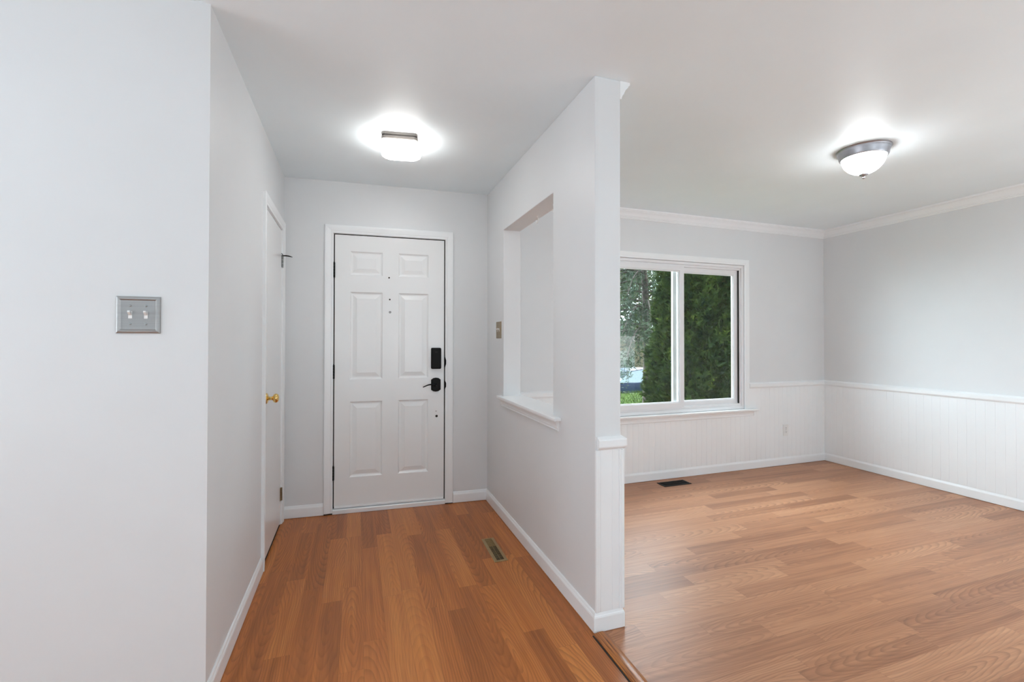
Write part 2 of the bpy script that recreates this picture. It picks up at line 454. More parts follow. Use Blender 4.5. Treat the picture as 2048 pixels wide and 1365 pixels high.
# ------------------------------------------------------------------ wainscot (bead board), chair rail, crown
def bead_profile(length, pitch=0.0585, off=0.0):
    pts = [(0, 0.006)]
    x = off
    while x < length - .004:
        if x > .004:
            pts += [(x - .0018, .006), (x - .0008, .0049), (x + .0008, .0049), (x + .0018, .006)]
        x += pitch
    pts.append((length, .006))
    return pts
def bead_panel(fr, u0, u1, v0, v1, mb, off=0.0):
    pr = bead_profile(u1 - u0, off=off)
    lo = [fr(u0 + a, v0, b_) for a, b_ in pr]; hi = [fr(u0 + a, v1, b_) for a, b_ in pr]
    k = len(mb.v); n = len(pr); mb.v += lo + hi
    mb.f += [(k + i, k + i + 1, k + n + i + 1, k + n + i) for i in range(n - 1)]
    lo2 = [fr(u0, v0, 0), fr(u1, v0, 0), fr(u1, v1, 0), fr(u0, v1, 0)]
    mb.add([fr(u0, v0, 0), fr(u0, v1, 0), fr(u0, v1, .006), fr(u0, v0, .006)], [(0, 1, 2, 3)])
    mb.add([fr(u1, v0, 0), fr(u1, v1, 0), fr(u1, v1, .006), fr(u1, v0, .006)], [(0, 1, 2, 3)])
    return mb
# the window wall panel stops under the window apron and beside the casing
mb = MB()
bead_panel(FW, QX, 1.90, .084, .80, mb); bead_panel(FW, 1.90, 3.735, .084, .527, mb, .02)
bead_panel(FW, 3.735, 3.68 + 1.03, .084, .80, mb, .03)
bead_panel(FW, 3.675, 3.735, .60, .80, mb, 1)
o = mb.build('trim_wainscot_window', M['trim']); struct(o, 'white bead-board wainscot under the window', 'wainscot')
o = bead_panel(FR, 0.1, WY, .084, .80, MB(), 0.022).build('trim_wainscot_right', M['trim'])
struct(o, 'white bead-board wainscot along the right wall', 'wainscot')
FQ = frame((QX, 0, 0), (0, 1, 0), (1, 0, 0)); FE = frame((0, EY, 0), (1, 0, 0), (0, -1, 0))
mb = MB(); bead_panel(FQ, EY, WY, .084, .79, mb)
bead_panel(FE, PX, QX, .084, .79, mb, 0.022)
for x in (PX + .001, QX - .0125):
    mb.box(x, x + .0125, EY - .0105, EY, .086, .787)
mb.box(PX - .002, PX + .004, EY - .012, EY, .086, .783)
mb.box(QX - .003, QX + .011, EY - .0125, EY + .02, .086, .787)
o = mb.build('trim_wainscot_partition', M['trim'], bevel=.0012)
struct(o, 'white bead-board wainscot wrapping the end of the partition', 'wainscot')

RAIL = [(0, .797), (.012, .797), (.015, .802), (.019, .806), (.021, .812), (.021, .838), (.018, .843), (.008, .850), (.004, .853), (0, .853)]
o = MB().sweep([(3.672, WY), (RX, WY), (RX, 0.1)], RAIL, sign=-1).build('trim_chair_rail_right', M['trim'])
struct(o, 'white chair rail from the window casing round to the right wall', 'chair rail')
o = MB().sweep([(PX + .008, EY + .0), (QX, EY), (QX, WY), (2.0, WY)], [(a, b_ - .006) for a, b_ in RAIL], sign=-1).build('trim_chair_rail_partition', M['trim'])
struct(o, 'white chair rail wrapping the end of the partition', 'chair rail')
CROWN = [(0, 2.358), (.006, 2.358), (.009, 2.362), (.009, 2.368), (.013, 2.371), (.013, 2.377), (.018, 2.381), (.022, 2.390), (.028, 2.402),
         (.036, 2.412), (.043, 2.418), (.043, 2.423), (.049, 2.426), (.052, 2.431), (.052, 2.44), (0, 2.44)]
o = MB().sweep([(QX, EY + .001), (QX, WY), (RX, WY), (RX, BY)], CROWN, sign=-1).build('trim_crown', M['trim'])
struct(o, 'white crown moulding round the dining room ceiling', 'crown moulding')

# ------------------------------------------------------------------ casing profile (a = outward across the board, b = out of the wall)
CAS = [(0, 0), (0, .009), (.004, .011), (.012, .0115), (.016, .010), (.020, .012), (.040, .016), (.050, .017), (.057, .0165), (.060, .014), (.060, 0)]
CAS2 = [(a * .98, b_) for a, b_ in CAS]

# ------------------------------------------------------------------ front door
d1 = empty('door_1', FD(0.73, 0, 0), 'white six-panel front door with black smart lock at the end of the hall', 'door', kind='structure')
U0, U1, V0, V1 = 0.3315, 1.1310, 0.052, 2.049
cas = MB().sweep([(.3225, .010), (.3225, 2.057), (1.1405, 2.057), (1.1405, .008)], CAS, fr=FD, sign=1)
cas.build('door_casing', M['trim'], d1)
jb = MB()
jb.box(.3185, .3235, .004, 2.0595, -.140, .0, FD); jb.box(1.1395, 1.1455, .004, 2.0595, -.140, .0, FD); jb.box(.3235, 1.1395, 2.0565, 2.0595, -.14, .0, FD)
jb.build('door_jamb', M['trim'], d1)
ws = MB()
ws.box(.3235, .3300, .03, 2.056, -.03, -.012, FD); ws.box(1.1325, 1.1395, .03, 2.056, -.03, -.012, FD); ws.box(.3235, 1.1395, 2.0505, 2.0565, -.03, -.012, FD)
ws.box(.3235, 1.1395, .03, 2.056, -.055, -.048, FD)
ws.box(.264, .3225, .0005, .010, 0, .011, FD); ws.box(1.1405, 1.199, .0005, .008, 0, .011, FD)  # dark blocks painting the shade under the casing feet
ws.build('weatherstrip_and_foot_shade', M['gap'], d1)
def panel_slab(fr, u0, u1, v0, v1, face, back, rows, cols):
    """slab with raised panels: moulded groove, bevel, raised field"""
    mb = MB()
    us = sorted({u0, u1, *[c for cc in cols for c in cc]}); vs = sorted({v0, v1, *[c for r in rows for c in r]})
    for i in range(len(us) - 1):
        for j in range(len(vs) - 1):
            a, b_, c, d = us[i], us[i + 1], vs[j], vs[j + 1]
            pan = any(abs(a - cc[0]) < 1e-6 and abs(b_ - cc[1]) < 1e-6 for cc in cols) and any(abs(c - r[0]) < 1e-6 and abs(d - r[1]) < 1e-6 for r in rows)
            if not pan:
                mb.add([fr(a, c, face), fr(b_, c, face), fr(b_, d, face), fr(a, d, face)], [(0, 1, 2, 3)])
                continue
            rings = []
            for ins, dep in ((0, 0), (.004, .0), (.007, -.004), (.014, -.010), (.020, -.011), (.024, -.0105), (.046, -.004), (.050, -.0032), (.052, -.002)):
                rings.append([fr(a + ins, c + ins, face + dep), fr(b_ - ins, c + ins, face + dep), fr(b_ - ins, d - ins, face + dep), fr(a + ins, d - ins, face + dep)])
            mb.loft(rings, False, True)
    for q in ([(u0, v0), (u1, v0)], [(u1, v0), (u1, v1)], [(u1, v1), (u0, v1)], [(u0, v1), (u0, v0)]):
        (a, c), (b_, d) = q
        mb.add([fr(a, c, face), fr(b_, d, face), fr(b_, d, back), fr(a, c, back)], [(0, 1, 2, 3)])
    mb.add([fr(u0, v0, back), fr(u1, v0, back), fr(u1, v1, back), fr(u0, v1, back)], [(0, 1, 2, 3)])
    return mb
panel_slab(FD, U0, U1, V0, V1, -.001, -.045, [(.255, .820), (.977, 1.633), (1.751, 1.935)], [(.434, .673), (.781, 1.014)]).build('door_slab', M['door'], d1)
th = MB().sweep([(.324, -.05), (1.139, -.05)], [(0, .003), (0.068, .003), (.070, .030), (.066, .034), (.0, .037)], fr=lambda x, y, z: FD(x, z, y), sign=1)
th.build('threshold', M['trim'], d1)
MB().box(.3335, 1.1295, .040, .054, -.04, .004, FD).build('door_sweep', M['trim'], d1, bevel=.001)
for z0, z1 in ((1.730, 1.842), (.987, 1.090), (.246, .349)):
    hb = MB()
    for k in range(5):
        a = z0 + (z1 - z0) * k / 5; b_ = z0 + (z1 - z0) * (k + 1) / 5
        hb.lathe([(.0056, a + .0005), (.0062, a + .001), (.0062, b_ - .001), (.0056, b_ - .0005)], 14, fr=lambda x, y, z: FD(.3275 + x, z, .006 + y))
    hb.lathe([(.003, z1), (.0045, z1 + .002), (.003, z1 + .006)], 12, fr=lambda x, y, z: FD(.3275 + x, z, .006 + y))
    hb.box(.3185, .3265, z0 + .002, z1 - .002, -.002, .002, FD); hb.box(.3285, .334, z0 + .002, z1 - .002, -.003, .0012, FD)
    hb.build('hinge', M['black'], d1, smooth=True)
def rrect(cx, cz, hw, hh, r, n=6):
    pts = []
    for sx, sz, a0 in ((1, 1, 0), (-1, 1, PI / 2), (-1, -1, PI), (1, -1, 1.5 * PI)):
        for k in range(n + 1):
            a = a0 + PI / 2 * k / n
            pts.append((cx + sx * (hw - r) + r * math.cos(a), cz + sz * (hh - r) + r * math.sin(a)))
    return pts
def pill(fr, cx, cz, hw, hh, r, lev):
    mb = MB()
    rings = [[fr(x, z, w_) for x, z in rrect(cx, cz, hw - ins, hh - ins, max(r - ins, .002))] for ins, w_ in lev]
    return mb.loft(rings)
# smart lock: interior battery housing
lk = pill(FD, 1.069, 1.131, .0385, .0815, .010, [(0, 0), (0, .020), (.0015, .025), (.005, .028), (.010, .029)]).build('smart_lock', M['black'], d1, smooth=True)
for zz in (1.180,):
    pill(FD, 1.069, zz, .010, .0035, .003, [(0, .0285), (0, .0297), (.001, .030)]).build('lock_button', M['rubber'], lk)
MB().lathe([(.004, .0), (.004, .0302), (.003, .0308)], 12, fr=lambda x, y, z: FD(1.069 + x, 1.095 + y, z + .0)).build('thumb_turn', M['black'], lk)
# lever handle with arched escutcheon
pts = []
hw, hh = .0365, .054
arc = [(-1, -.72), (-.55, -.94), (0, -1.0), (.55, -.94), (1, -.72), (1, .72), (.55, .94), (0, 1.0), (-.55, .94), (-1, .72)]
hm = MB(); cx, cz = 1.0685, .927
hm.loft([[FD(cx + a * hw * s_, cz + b_ * hh * s_, w_) for a, b_ in arc] for s_, w_ in ((1, 0), (1, .006), (.95, .010), (.82, .0125))])
hd = hm.build('door_handle', M['black'], d1, bevel=.001)
hm = MB(); hm.lathe([(.013, .010), (.013, .018), (.009, .024), (.009, .048), (.0105, .052), (.0105, .058), (.008, .061)], 20, fr=lambda x, y, z: FD(cx + x, cz - .004 + y, z))
hm.build('handle_hub', M['black'], hd, smooth=True)
lp = []; 
for k in range(13):
    t = k / 12
    lp.append(FD(cx + .004 - t * .106, cz - .004 + .011 * math.sin(t * PI * 1.15) - .004 * t * t, .052 - .004 * t))
MB().tube(lp, [.0068 - .0034 * (k / 12) for k in range(13)], 10).build('lever', M['black'], hd, smooth=True)
for u, v, r, nm in ((.716, 1.744, .0060, 'empty_screw_hole'), (.7215, 1.579, .0060, 'empty_screw_hole'), (1.075, .683, .0095, 'empty_lock_hole'), (1.071, .721, .0032, 'empty_screw_hole')):
    MB().lathe([(r, -.006), (r, .0004), (r * .8, .0006)], 18, fr=lambda x, y, z, u=u, v=v: FD(u + x, v + y, z)).build(nm, M['gap'], d1)
pp = MB().lathe([(.0078, -.004), (.0078, .0012), (.0066, .002), (.0045, .0016)], 20, fr=lambda x, y, z: FD(.7235 + x, 1.483 + y, z)).build('peephole', M['black'], d1)
MB().lathe([(.0042, 0), (.0042, .0020), (.003, .0026), (.0012, .0029)], 16, fr=lambda x, y, z: FD(.7235 + x, 1.483 + y, z)).build('lens', M['plastic'], pp)
for z0, z1 in ((1.062, 1.140), (.893, .955)):
    sb = MB(); sb.box(1.1375, 1.1405, z0, z1, -.02, .0105, FD)
    zc = (z0 + z1) / 2
    sb.loft([[FD(1.1365 + dx, z, .0105 + dw) for dx, dw in ((0, 0), (.004, .0), (.010 * k_, .003 * k_), (.003, .004 * k_))] for z, k_ in ((z0 + .004, .3), (zc - .015, 1), (zc + .015, 1), (z1 - .004, .3))])
    sb.build('strike_plate', M['black'], d1)

# ------------------------------------------------------------------ closet door on the left wall
d2 = empty('door_2', FL(1.34, 0, 0), 'plain white closet door with round brass knob on the left hall wall', 'door', kind='structure')
CU0, CU1 = 1.027, 1.650
MB().sweep([(CU0, .004), (CU0, 2.034), (CU1, 2.034), (CU1, .004)], CAS, fr=FL, sign=1).build('door_casing', M['trim'], d2)
jb = MB(); jb.box(CU0 - .0015, CU0 + .004, .004, 2.034, -.10, 0, FL); jb.box(CU1 - .004, CU1 + .0015, .004, 2.034, -.10, 0, FL); jb.box(CU0 + .004, CU1 - .004, 2.030, 2.0355, -.10, 0, FL)
jb.build('door_jamb', M['trim'], d2)
MB().box(CU0 + .004, CU1 - .004, .001, 2.030, -.052, -.046, FL).box(CU0 + .004, CU1 - .004, .0005, .002, -.046, -.001, FL).build('closet_gap_shade', M['gap'], d2)  # dark sheets standing in for the shade behind and below the slab
MB().box(CU0 + .007, CU1 - .007, .022, 2.024, -.038, .001, FL).build('door_slab', M['door'], d2, bevel=.0015)
kn = MB(); ku, kz = 1.092, .936
kf = lambda x, y, z: FL(ku + x, kz + y, z + .001)
kn.lathe([(.031, 0), (.031, .003), (.027, .007), (.017, .010), (.011, .013), (.010, .030), (.013, .034), (.022, .038), (.0265, .046), (.0265, .053), (.022, .061), (.013, .065), (.004, .066)], 32, fr=kf)
kn.build('door_knob', M['brass'], d2, smooth=True, angle=50)
for z0, z1, mm in ((.168, .258, 'oldbrass'), (1.772, 1.852, 'screw')):
    hb = MB()
    for k in range(3):
        a = z0 + (z1 - z0) * k / 3; b_ = z0 + (z1 - z0) * (k + 1) / 3
        hb.lathe([(.0062, a + .0012), (.0062, b_ - .0012)], 14, fr=lambda x, y, z: FL(1.6455 + x, z, .0065 + y))
    hb.box(1.622, 1.6455, z0, z1, .0005, .0032, FL)
    hh_ = hb.build('hinge', M[mm], d2, smooth=True)
    if mm == 'screw':
        st = MB()
        st.box(1.640, 1.650, z1, z1 + .006, -.0, .020, FL)
        st.tube([FL(1.646, z1 + .003, .006), FL(1.647, z1 + .004, .028), FL(1.650, z1 + .003, .045), FL(1.655, z1 - .002, .066)], [.0042, .0048, .0044, .002], 10)
        st.tube([FL(1.640, z1 + .003, .006), FL(1.600, z1 + .004, .012), FL(1.565, z1 + .004, .010)], [.0028, .0024, .0022], 8)
        s_ = st.build('hinge_pin_stop', M['black'], hh_, smooth=True)

# ------------------------------------------------------------------ double light switch, near left wall
def switch_plate(name, fr, cu, cv, wd, ht, mat, tog, label, lip, screwmat):
    e = empty(name, fr(cu, cv, 0), label, 'light switch')
    lev = [(0, 0), (0, .003), (.0012, .0052), (.0050, .0070), (.0095, .0076), (.0118, .0058), (.0132, .0046), (.0150, .0046)] if lip else [(0, 0), (0, .003), (.002, .0052), (.006, .006)]
    rings = [[fr(cu + sx * (wd / 2 - ins), cv + sz * (ht / 2 - ins), w_) for sx, sz in ((-1, -1), (1, -1), (1, 1), (-1, 1))] for ins, w_ in lev]
    MB().loft(rings).build('plate', mat, e)
    z0 = lev[-1][1]
    for du in (-.0215, .0215):
        q = MB(); q.box(cu + du - .0052, cu + du + .0052, cv - .012, cv + .012, z0 - .001, z0 + .0012, fr)
        sl = q.build('switch_slot', tog, e)
        q = MB()
        a = .0042
        q.loft([[fr(cu + du + sx * a * k, z + cv, w_) for sx, z, w_ in ((-1, zz0, ww0), (1, zz0, ww0), (1, zz1, ww1), (-1, zz1, ww1))]
                for k, zz0, ww0, zz1, ww1 in ((1, -.003, z0, .008, z0), (.95, .004, z0 + .009, .011, z0 + .006), (.85, .009, z0 + .014, .0135, z0 + .012))])
        q.build('toggle', tog, sl, bevel=.0006)
        for dv in (-.030, .030):
            MB().lathe([(.0034, 0), (.0034, .0010), (.0024, .0016)], 14, fr=lambda x, y, z: fr(cu + du + x, cv + dv + y, z0 + z)).build('screw', screwmat, e)
    return e
switch_plate('light_switch', FN, -.684, 1.3535, .121, .122, M['nickel'], M['plastic'],
             'double toggle light switch with brushed nickel plate on the near left wall', True, M['screw'])
switch_plate('light_switch', FP, 3.170, 1.3470, .116, .122, M['bronzeplate'], M['plastic'],
             'small bronze-coloured double light switch on the partition beside the opening', False, M['bronzeplate'])

# ------------------------------------------------------------------ pass-through ledge
ledge = empty('trim_opening_ledge', (PX, 2.6, .87), 'white ledge with moulded apron under the pass-through opening', 'window ledge', kind='structure')
st = MB()
y0, y1 = OP[0], OP[1]
out = [(-.040, 2.100), (-.040, 3.105), (0, 3.105), (0, y1 - .0005), (.1285, y1 - .0005), (.1285, 3.09), (.150, 3.09), (.150, 2.16), (.1285, 2.16), (.1285, y0 + .0005), (0, y0 + .0005), (0, 2.100)]
def inset(poly, d):
    c = []
    n = len(poly)
    for i in range(n):
        c.append(poly[i])
    return c
st.add([(PX + a, b_, .8575) for a, b_ in out] + [(PX + a, b_, .8755) for a, b_ in out],
       [tuple(reversed(range(12))), tuple(range(12, 24))] + [(i, (i + 1) % 12, 12 + (i + 1) % 12, 12 + i) for i in range(12)])
st.build('ledge_board', M['trim'], ledge, bevel=.004, seg=3)
APR = [(0, .800), (.004, .800), (.010, .803), (.012, .807), (.008, .811), (.008, .815), (.013, .820), (.013, .828), (.016, .838), (.022, .848), (.022, .857), (0, .857)]
MB().sweep([(PX, 3.085), (PX, 2.125)], APR, sign=-1).build('ledge_apron', M['trim'], ledge)

def hook(x, y, label):
    zt = OP[3]
    q = MB(); q.lathe([(.008, zt), (.008, zt - .002), (.0045, zt - .005), (.003, zt - .010)], 16, fr=lambda a, b_, z: (x + a, y + b_, z))
    pts = [(x, y, zt - .006)]
    for k in range(15):
        a = PI / 2 - k / 14 * PI * 1.55
        pts.append((x + .004 * math.sin(k / 14 * PI), y - .017 * math.cos(a), zt - .027 + .017 * math.sin(a)))
    q.tube(pts, .0032, 8)
    o = q.build('ceiling_hook', M['plastic'], smooth=True)
    tag(o, label, 'hook')
hook(1.075, 2.650, 'small white hook under the top of the pass-through opening, the fully visible one')
hook(1.075, 2.392, 'white hook mostly hidden behind the near edge of the pass-through opening')

# ------------------------------------------------------------------ window
wn = empty('window_1', FW(2.83, .6, 0), 'white two-pane sliding window looking onto evergreen shrubs', 'window', kind='structure')
WCAS = [(0, 0), (0, .010), (.006, .012), (.012, .012), (.018, .014), (.046, .016), (.052, .016), (.054, .013), (.054, 0)]
MB().sweep([(WIN[0], .595), (WIN[0], WIN[3]), (WIN[1], WIN[3]), (WIN[1], .595)], WCAS, fr=FW, sign=1).build('window_casing', M['trim'], wn)
A0, A1, B0, B1 = WIN[0] + .002, WIN[1] - .002, .598, WIN[3] - .002
fw = MB()
def rect_frame(mb, u0, u1, v0, v1, t, w0, w1, tb=None):
    tb = t if tb is None else tb
    mb.box(u0, u0 + t, v0, v1, w0, w1, FW); mb.box(u1 - t, u1, v0, v1, w0, w1, FW)
    mb.box(u0 + t, u1 - t, v1 - t, v1, w0, w1, FW); mb.box(u0 + t, u1 - t, v0, v0 + tb, w0, w1, FW)
rect_frame(fw, A0, A1, B0, B1, .026, -.085, -.002, .030)
rect_frame(fw, A0 + .026, A1 - .026, B0 + .03, B1 - .026, .020, -.085, -.014, .024)
fw.build('window_frame', M['vinyl'], wn, bevel=.0018)
MB().box(A1 - .0472, A1 - .0455, B0 + .055, B1 - .047, -.05, -.0135, FW).build('dark_track', M['gap'], wn)
SV0, SV1 = B0 + .048, B1 - .040
def sash(u0, u1, w0, w1, t, name, v0=SV0, v1=SV1):
    m_ = MB(); rect_frame(m_, u0, u1, v0, v1, t, w0, w1)
    s = m_.build(name, M['vinyl'], wn, bevel=.0015)
    m_ = MB(); rect_frame(m_, u0 + t, u1 - t, v0 + t, v1 - t, .010, w0 + .004, w1 - .010)
    m_.build('glazing_bead', M['vinyl'], s)
    MB().box(u0 + t + .006, u1 - t - .006, v0 + t + .006, v1 - t - .006, (w0 + w1) / 2 - .009, (w0 + w1) / 2 - .003, FW).build('pane', M['glass'], s)
    return s
sash(A0 + .040, 2.902, -.030, -.004, .046, 'window_sash')
sash(2.862, A1 - .0465, -.064, -.034, .044, 'window_sash', SV0 + .003, SV1 - .006)
MB().box(2.800, 2.842, SV0 + .046, SV1 - .046, -.060, -.036, FW).build('outer_screen_stile', M['vinyl'], wn, bevel=.001)
so = [(1.915, .045), (3.765, .045), (3.765, 0), (WIN[1] - .001, 0), (WIN[1] - .001, -.09), (WIN[0] + .001, -.09), (WIN[0] + .001, 0), (1.915, 0)]
q = MB(); n_ = len(so)
q.add([FW(a, .5785, b_) for a, b_ in so] + [FW(a, .5965, b_) for a, b_ in so],
      [tuple(range(n_)), tuple(reversed(range(n_, 2 * n_)))] + [(i, (i + 1) % n_, n_ + (i + 1) % n_, n_ + i) for i in range(n_)])
q.build('window_sill', M['trim'], wn, bevel=.004, seg=3)
MB().sweep([(1.955, 0), (3.722, 0)], [(0, .525), (.010, .525), (.013, .530), (.013, .545), (.016, .560), (.020, .568), (.020, .5785), (0, .5785)],
           fr=lambda x, y, z: FW(x, z, y), sign=1).build('sill_apron', M['trim'], wn)

# ------------------------------------------------------------------ wall outlet under the window
oe = empty('wall_outlet', FW(4.150, .358, .006), 'white electrical outlet low on the wainscot right of the window', 'outlet')
ou, ov, ow = 4.150, .358, .006
MB().loft([[FW(ou + sx * (.035 - i), ov + sz * (.057 - i), ow + w_) for sx, sz in ((-1, -1), (1, -1), (1, 1), (-1, 1))] for i, w_ in ((0, 0), (0, .0025), (.003, .0055), (.005, .0058))]).build('plate', M['plastic'], oe)
for dv in (-.020, .020):
    r_ = pill(FW, ou, ov + dv, .0165, .0140, .008, [(0, ow + .005), (0, ow + .0072), (.001, ow + .0078)]).build('receptacle', M['plastic'], oe)
    q = MB()
    for du in (-.0065, .0065): q.box(ou + du - .0012, ou + du + .0012, ov + dv - .002, ov + dv + .007, ow + .0074, ow + .0081, FW)
    q.lathe([(.0026, ow + .0074), (.0026, ow + .0081)], 10, fr=lambda x, y, z: FW(ou + x, ov + dv - .007 + y, z))
    q.build('slots', M['gap'], r_)
MB().lathe([(.0032, ow + .005), (.0032, ow + .0066), (.002, ow + .007)], 12, fr=lambda x, y, z: FW(ou + x, ov + y, z)).build('screw', M['screw'], oe)

# ------------------------------------------------------------------ floor registers
def register(x0, x1, y0, y1, mat, label, inner, louvre_along, rot=0.0, damper=None):
    cx, cy = (x0 + x1) / 2, (y0 + y1) / 2
    e = empty('floor_register', (cx, cy, 0), label, 'floor register')
    R = Matrix.Rotation(rot, 3, 'Z')
    def fr(x, y, z):
        v = R @ Vector((x - cx, y - cy, 0)); return (cx + v.x, cy + v.y, z)
    bx, by = inner
    ring = lambda i, z: [fr(x, y, z) for x, y in ((x0 + i, y0 + i), (x1 - i, y0 + i), (x1 - i, y1 - i), (x0 + i, y1 - i))]
    rin = lambda z: [fr(x, y, z) for x, y in ((x0 + bx, y0 + by), (x1 - bx, y0 + by), (x1 - bx, y1 - by), (x0 + bx, y1 - by))]
    MB().loft([ring(0, .0005), ring(0, .002), ring(.004, .0042), rin(.0042), rin(.0012)], False, False).build('frame', mat, e)
    MB().box(x0 + bx, x1 - bx, y0 + by, y1 - by, .0003, .0011, fr).build('duct_shadow', M['gap'], e)
    q = MB()
    if louvre_along == 'x':   # bars cross the short side, stacked along y
        n = int((y1 - y0 - 2 * by) / .0125)
        for k in range(1, n):
            y = y0 + by + (y1 - y0 - 2 * by) * k / n
            q.box(x0 + bx, x1 - bx, y - .0012, y + .0012, .0012, .0038, fr)
        q.box(cx - .0012, cx + .0012, y0 + by, y1 - by, .0012, .0038, fr)
    else:
        n = int((x1 - x0 - 2 * bx) / .012)
        for k in range(1, n):
            x = x0 + bx + (x1 - x0 - 2 * bx) * k / n
            q.box(x - .0012, x + .0012, y0 + by, y1 - by, .0012, .0038, fr)
        q.box(x0 + bx, x1 - bx, cy - .0015, cy + .0015, .0012, .0038, fr)
    q.build('louvres', mat if damper else M['black'], e)
    if damper: MB().box(x0 + bx, x1 - bx, y1 - by - .10, y1 - by, .0011, .0016, fr).build('damper', mat, e)
    return e
register(.7525, .8330, 2.484, 2.800, M['registerbrass'], 'brass floor register in the hall floor by the partition', (.018, .018), 'x', -0.012, True)
register(2.530, 2.815, 3.283, 3.400, M['black'], 'black floor register under the dining room window', (.018, .014), 'y')

# ------------------------------------------------------------------ transition strip between the two floors
TS = [(0, 0), (0, .004), (.006, .0085), (.016, .0115), (.030, .0125), (.044, .0115), (.053, .0085), (.058, .004), (.058, 0)]
o = MB().sweep([(.968, CY), (.968, EY - .022)], TS, sign=-1).build('transition_strip', M['oak'], smooth=True)
tag(o, 'orange-stained wood strip between hall and dining floors, starting at the partition end', 'floor strip')
o = MB().box(.961, .9675, CY, EY - .022, .0, .0015).build('expansion_gap', M['gap'])
attach(o, bpy.data.objects['transition_strip'])

# ------------------------------------------------------------------ hall ceiling light
hx, hy, hr = .236, 2.690, math.radians(-9)
def sq(hw_, z, r, e=5):
    R_ = Matrix.Rotation(hr, 3, 'Z'); pts = []
    for x, y in rrect(0, 0, hw_, hw_, r, 7):
        v = R_ @ Vector((x, y, 0)); pts.append((hx + v.x, hy + v.y, z))
    return pts
hl = empty('ceiling_light', (hx, hy, H), 'lit rounded-square ceiling light with grey metal base over the entry hall', 'ceiling light')
MB().loft([sq(.100, 2.4400, .022), sq(.100, 2.4300, .022), sq(.098, 2.4240, .021), sq(.0945, 2.4225, .020), sq(.0945, 2.4205, .020), sq(.100, 2.4180, .022), sq(.100, 2.4070, .022), sq(.099, 2.4020, .022), sq(.095, 2.3985, .021), sq(.089, 2.3970, .019)]).build('metal_base', M['lampbase'], hl, smooth=True)
MB().loft([sq(.092, 2.3980, .03), sq(.104, 2.392, .036), sq(.112, 2.384, .045), sq(.114, 2.376, .048), sq(.111, 2.366, .050), sq(.103, 2.358, .052), sq(.088, 2.3515, .050), sq(.052, 2.3475, .035), sq(.012, 2.346, .010)]).build('glass_shade', M['lampglass'], hl, smooth=True, angle=80)

# ------------------------------------------------------------------ dining ceiling light
dx, dy = 2.925, 1.905
dl = empty('ceiling_light', (dx, dy, H), 'lit round dome ceiling light with grey rim and finial in the dining room', 'ceiling light')
fdl = lambda x, y, z: (dx + x, dy + y, z)
MB().lathe([(.138, 2.4400), (.139, 2.4370), (.134, 2.4340), (.131, 2.4300), (.1325, 2.4260), (.130, 2.4180), (.126, 2.4080), (.124, 2.3960), (.1215, 2.3900), (.120, 2.3860), (.1140, 2.3840), (.110, 2.3860)], 64, fr=fdl).build('metal_rim', M['pewter'], dl, smooth=True, angle=60)
prof = []
for k in range(15):
    a = k / 14 * PI / 2
    prof.append((max(.1120 * math.cos(a), .004), 2.3855 - .098 * math.sin(a) ** 1.15))
MB().lathe(prof, 64, fr=fdl).build('glass_dome', M['lampglass2'], dl, smooth=True, angle=80)
MB().lathe([(.012, 2.2900), (.0235, 2.2875), (.0235, 2.2845), (.0160, 2.2795), (.0060, 2.2755), (.0050, 2.2730), (.0085, 2.2695), (.0092, 2.2655), (.0065, 2.2615), (.0015, 2.2595)], 28, fr=fdl).build('finial', M['pewter'], dl, smooth=True, angle=60)

# ------------------------------------------------------------------ outdoors
rng = np.random.default_rng(7)
gv = MB()
gx0, gx1 = -25, 45
prof_g = [(3.66, -.62), (9, -.60), (13.6, -.58), (14.6, -.70), (16.2, -1.28), (16.4, -1.36)]
for (y0, z0), (y1, z1) in zip(prof_g[:-1], prof_g[1:]):
    gv.add([(gx0, y0, z0), (gx1, y0, z0), (gx1, y1, z1), (gx0, y1, z1)], [(0, 1, 2, 3)])
g = gv.build('lawn', M['grass']); tag(g, 'bright green lawn seen through the left window pane', 'lawn', kind='structure')
g = MB().add([(-25, 16.4, -1.36), (45, 16.4, -1.36), (45, 24, -1.38), (-25, 24, -1.38)], [(0, 1, 2, 3)]).build('street', M['asphalt'])
tag(g, 'grey street beyond the lawn', 'street', kind='structure')
g = MB().add([(-25, 24, -1.38), (60, 24, -1.38), (60, 60, -1.0), (-25, 60, -1.0)], [(0, 1, 2, 3)]).build('far_lawn', M['grass'])
tag(g, 'green ground across the street', 'lawn', kind='structure')
# grass blades along the crest of the lawn
def blades(name, n, xr, yr, zf, hgt, mat, label):
    x = rng.uniform(*xr, n); y = rng.uniform(*yr, n); z = np.array([zf(v) for v in y])
    h_ = rng.uniform(*hgt, n); a = rng.uniform(0, PI, n); wv = .006
    dx_ = np.cos(a) * wv; dy_ = np.sin(a) * wv; lx = rng.normal(0, .03, n); ly = rng.normal(0, .03, n)
    V = np.stack([np.stack([x - dx_, y - dy_, z], 1), np.stack([x + dx_, y + dy_, z], 1), np.stack([x + lx, y + ly, z + h_], 1)], 1).reshape(-1, 3)
    return tri_mesh(name, V, mat, label)
def tri_mesh(name, V, mat, label=None, parent=None):
    n = len(V) // 3
    me = bpy.data.meshes.new(name)
    me.vertices.add(len(V)); me.vertices.foreach_set('co', np.ascontiguousarray(V, dtype=np.float32).ravel())
    me.loops.add(len(V)); me.loops.foreach_set('vertex_index', np.arange(len(V), dtype=np.int32))
    me.polygons.add(n); me.polygons.foreach_set('loop_start', np.arange(0, 3 * n, 3, dtype=np.int32))
    me.polygons.foreach_set('loop_total', np.full(n, 3, dtype=np.int32))
    me.update(calc_edges=True); me.materials.append(mat)
    o = bpy.data.objects.new(name, me); COL.objects.link(o)
    if parent is not None: attach(o, parent)
    return o
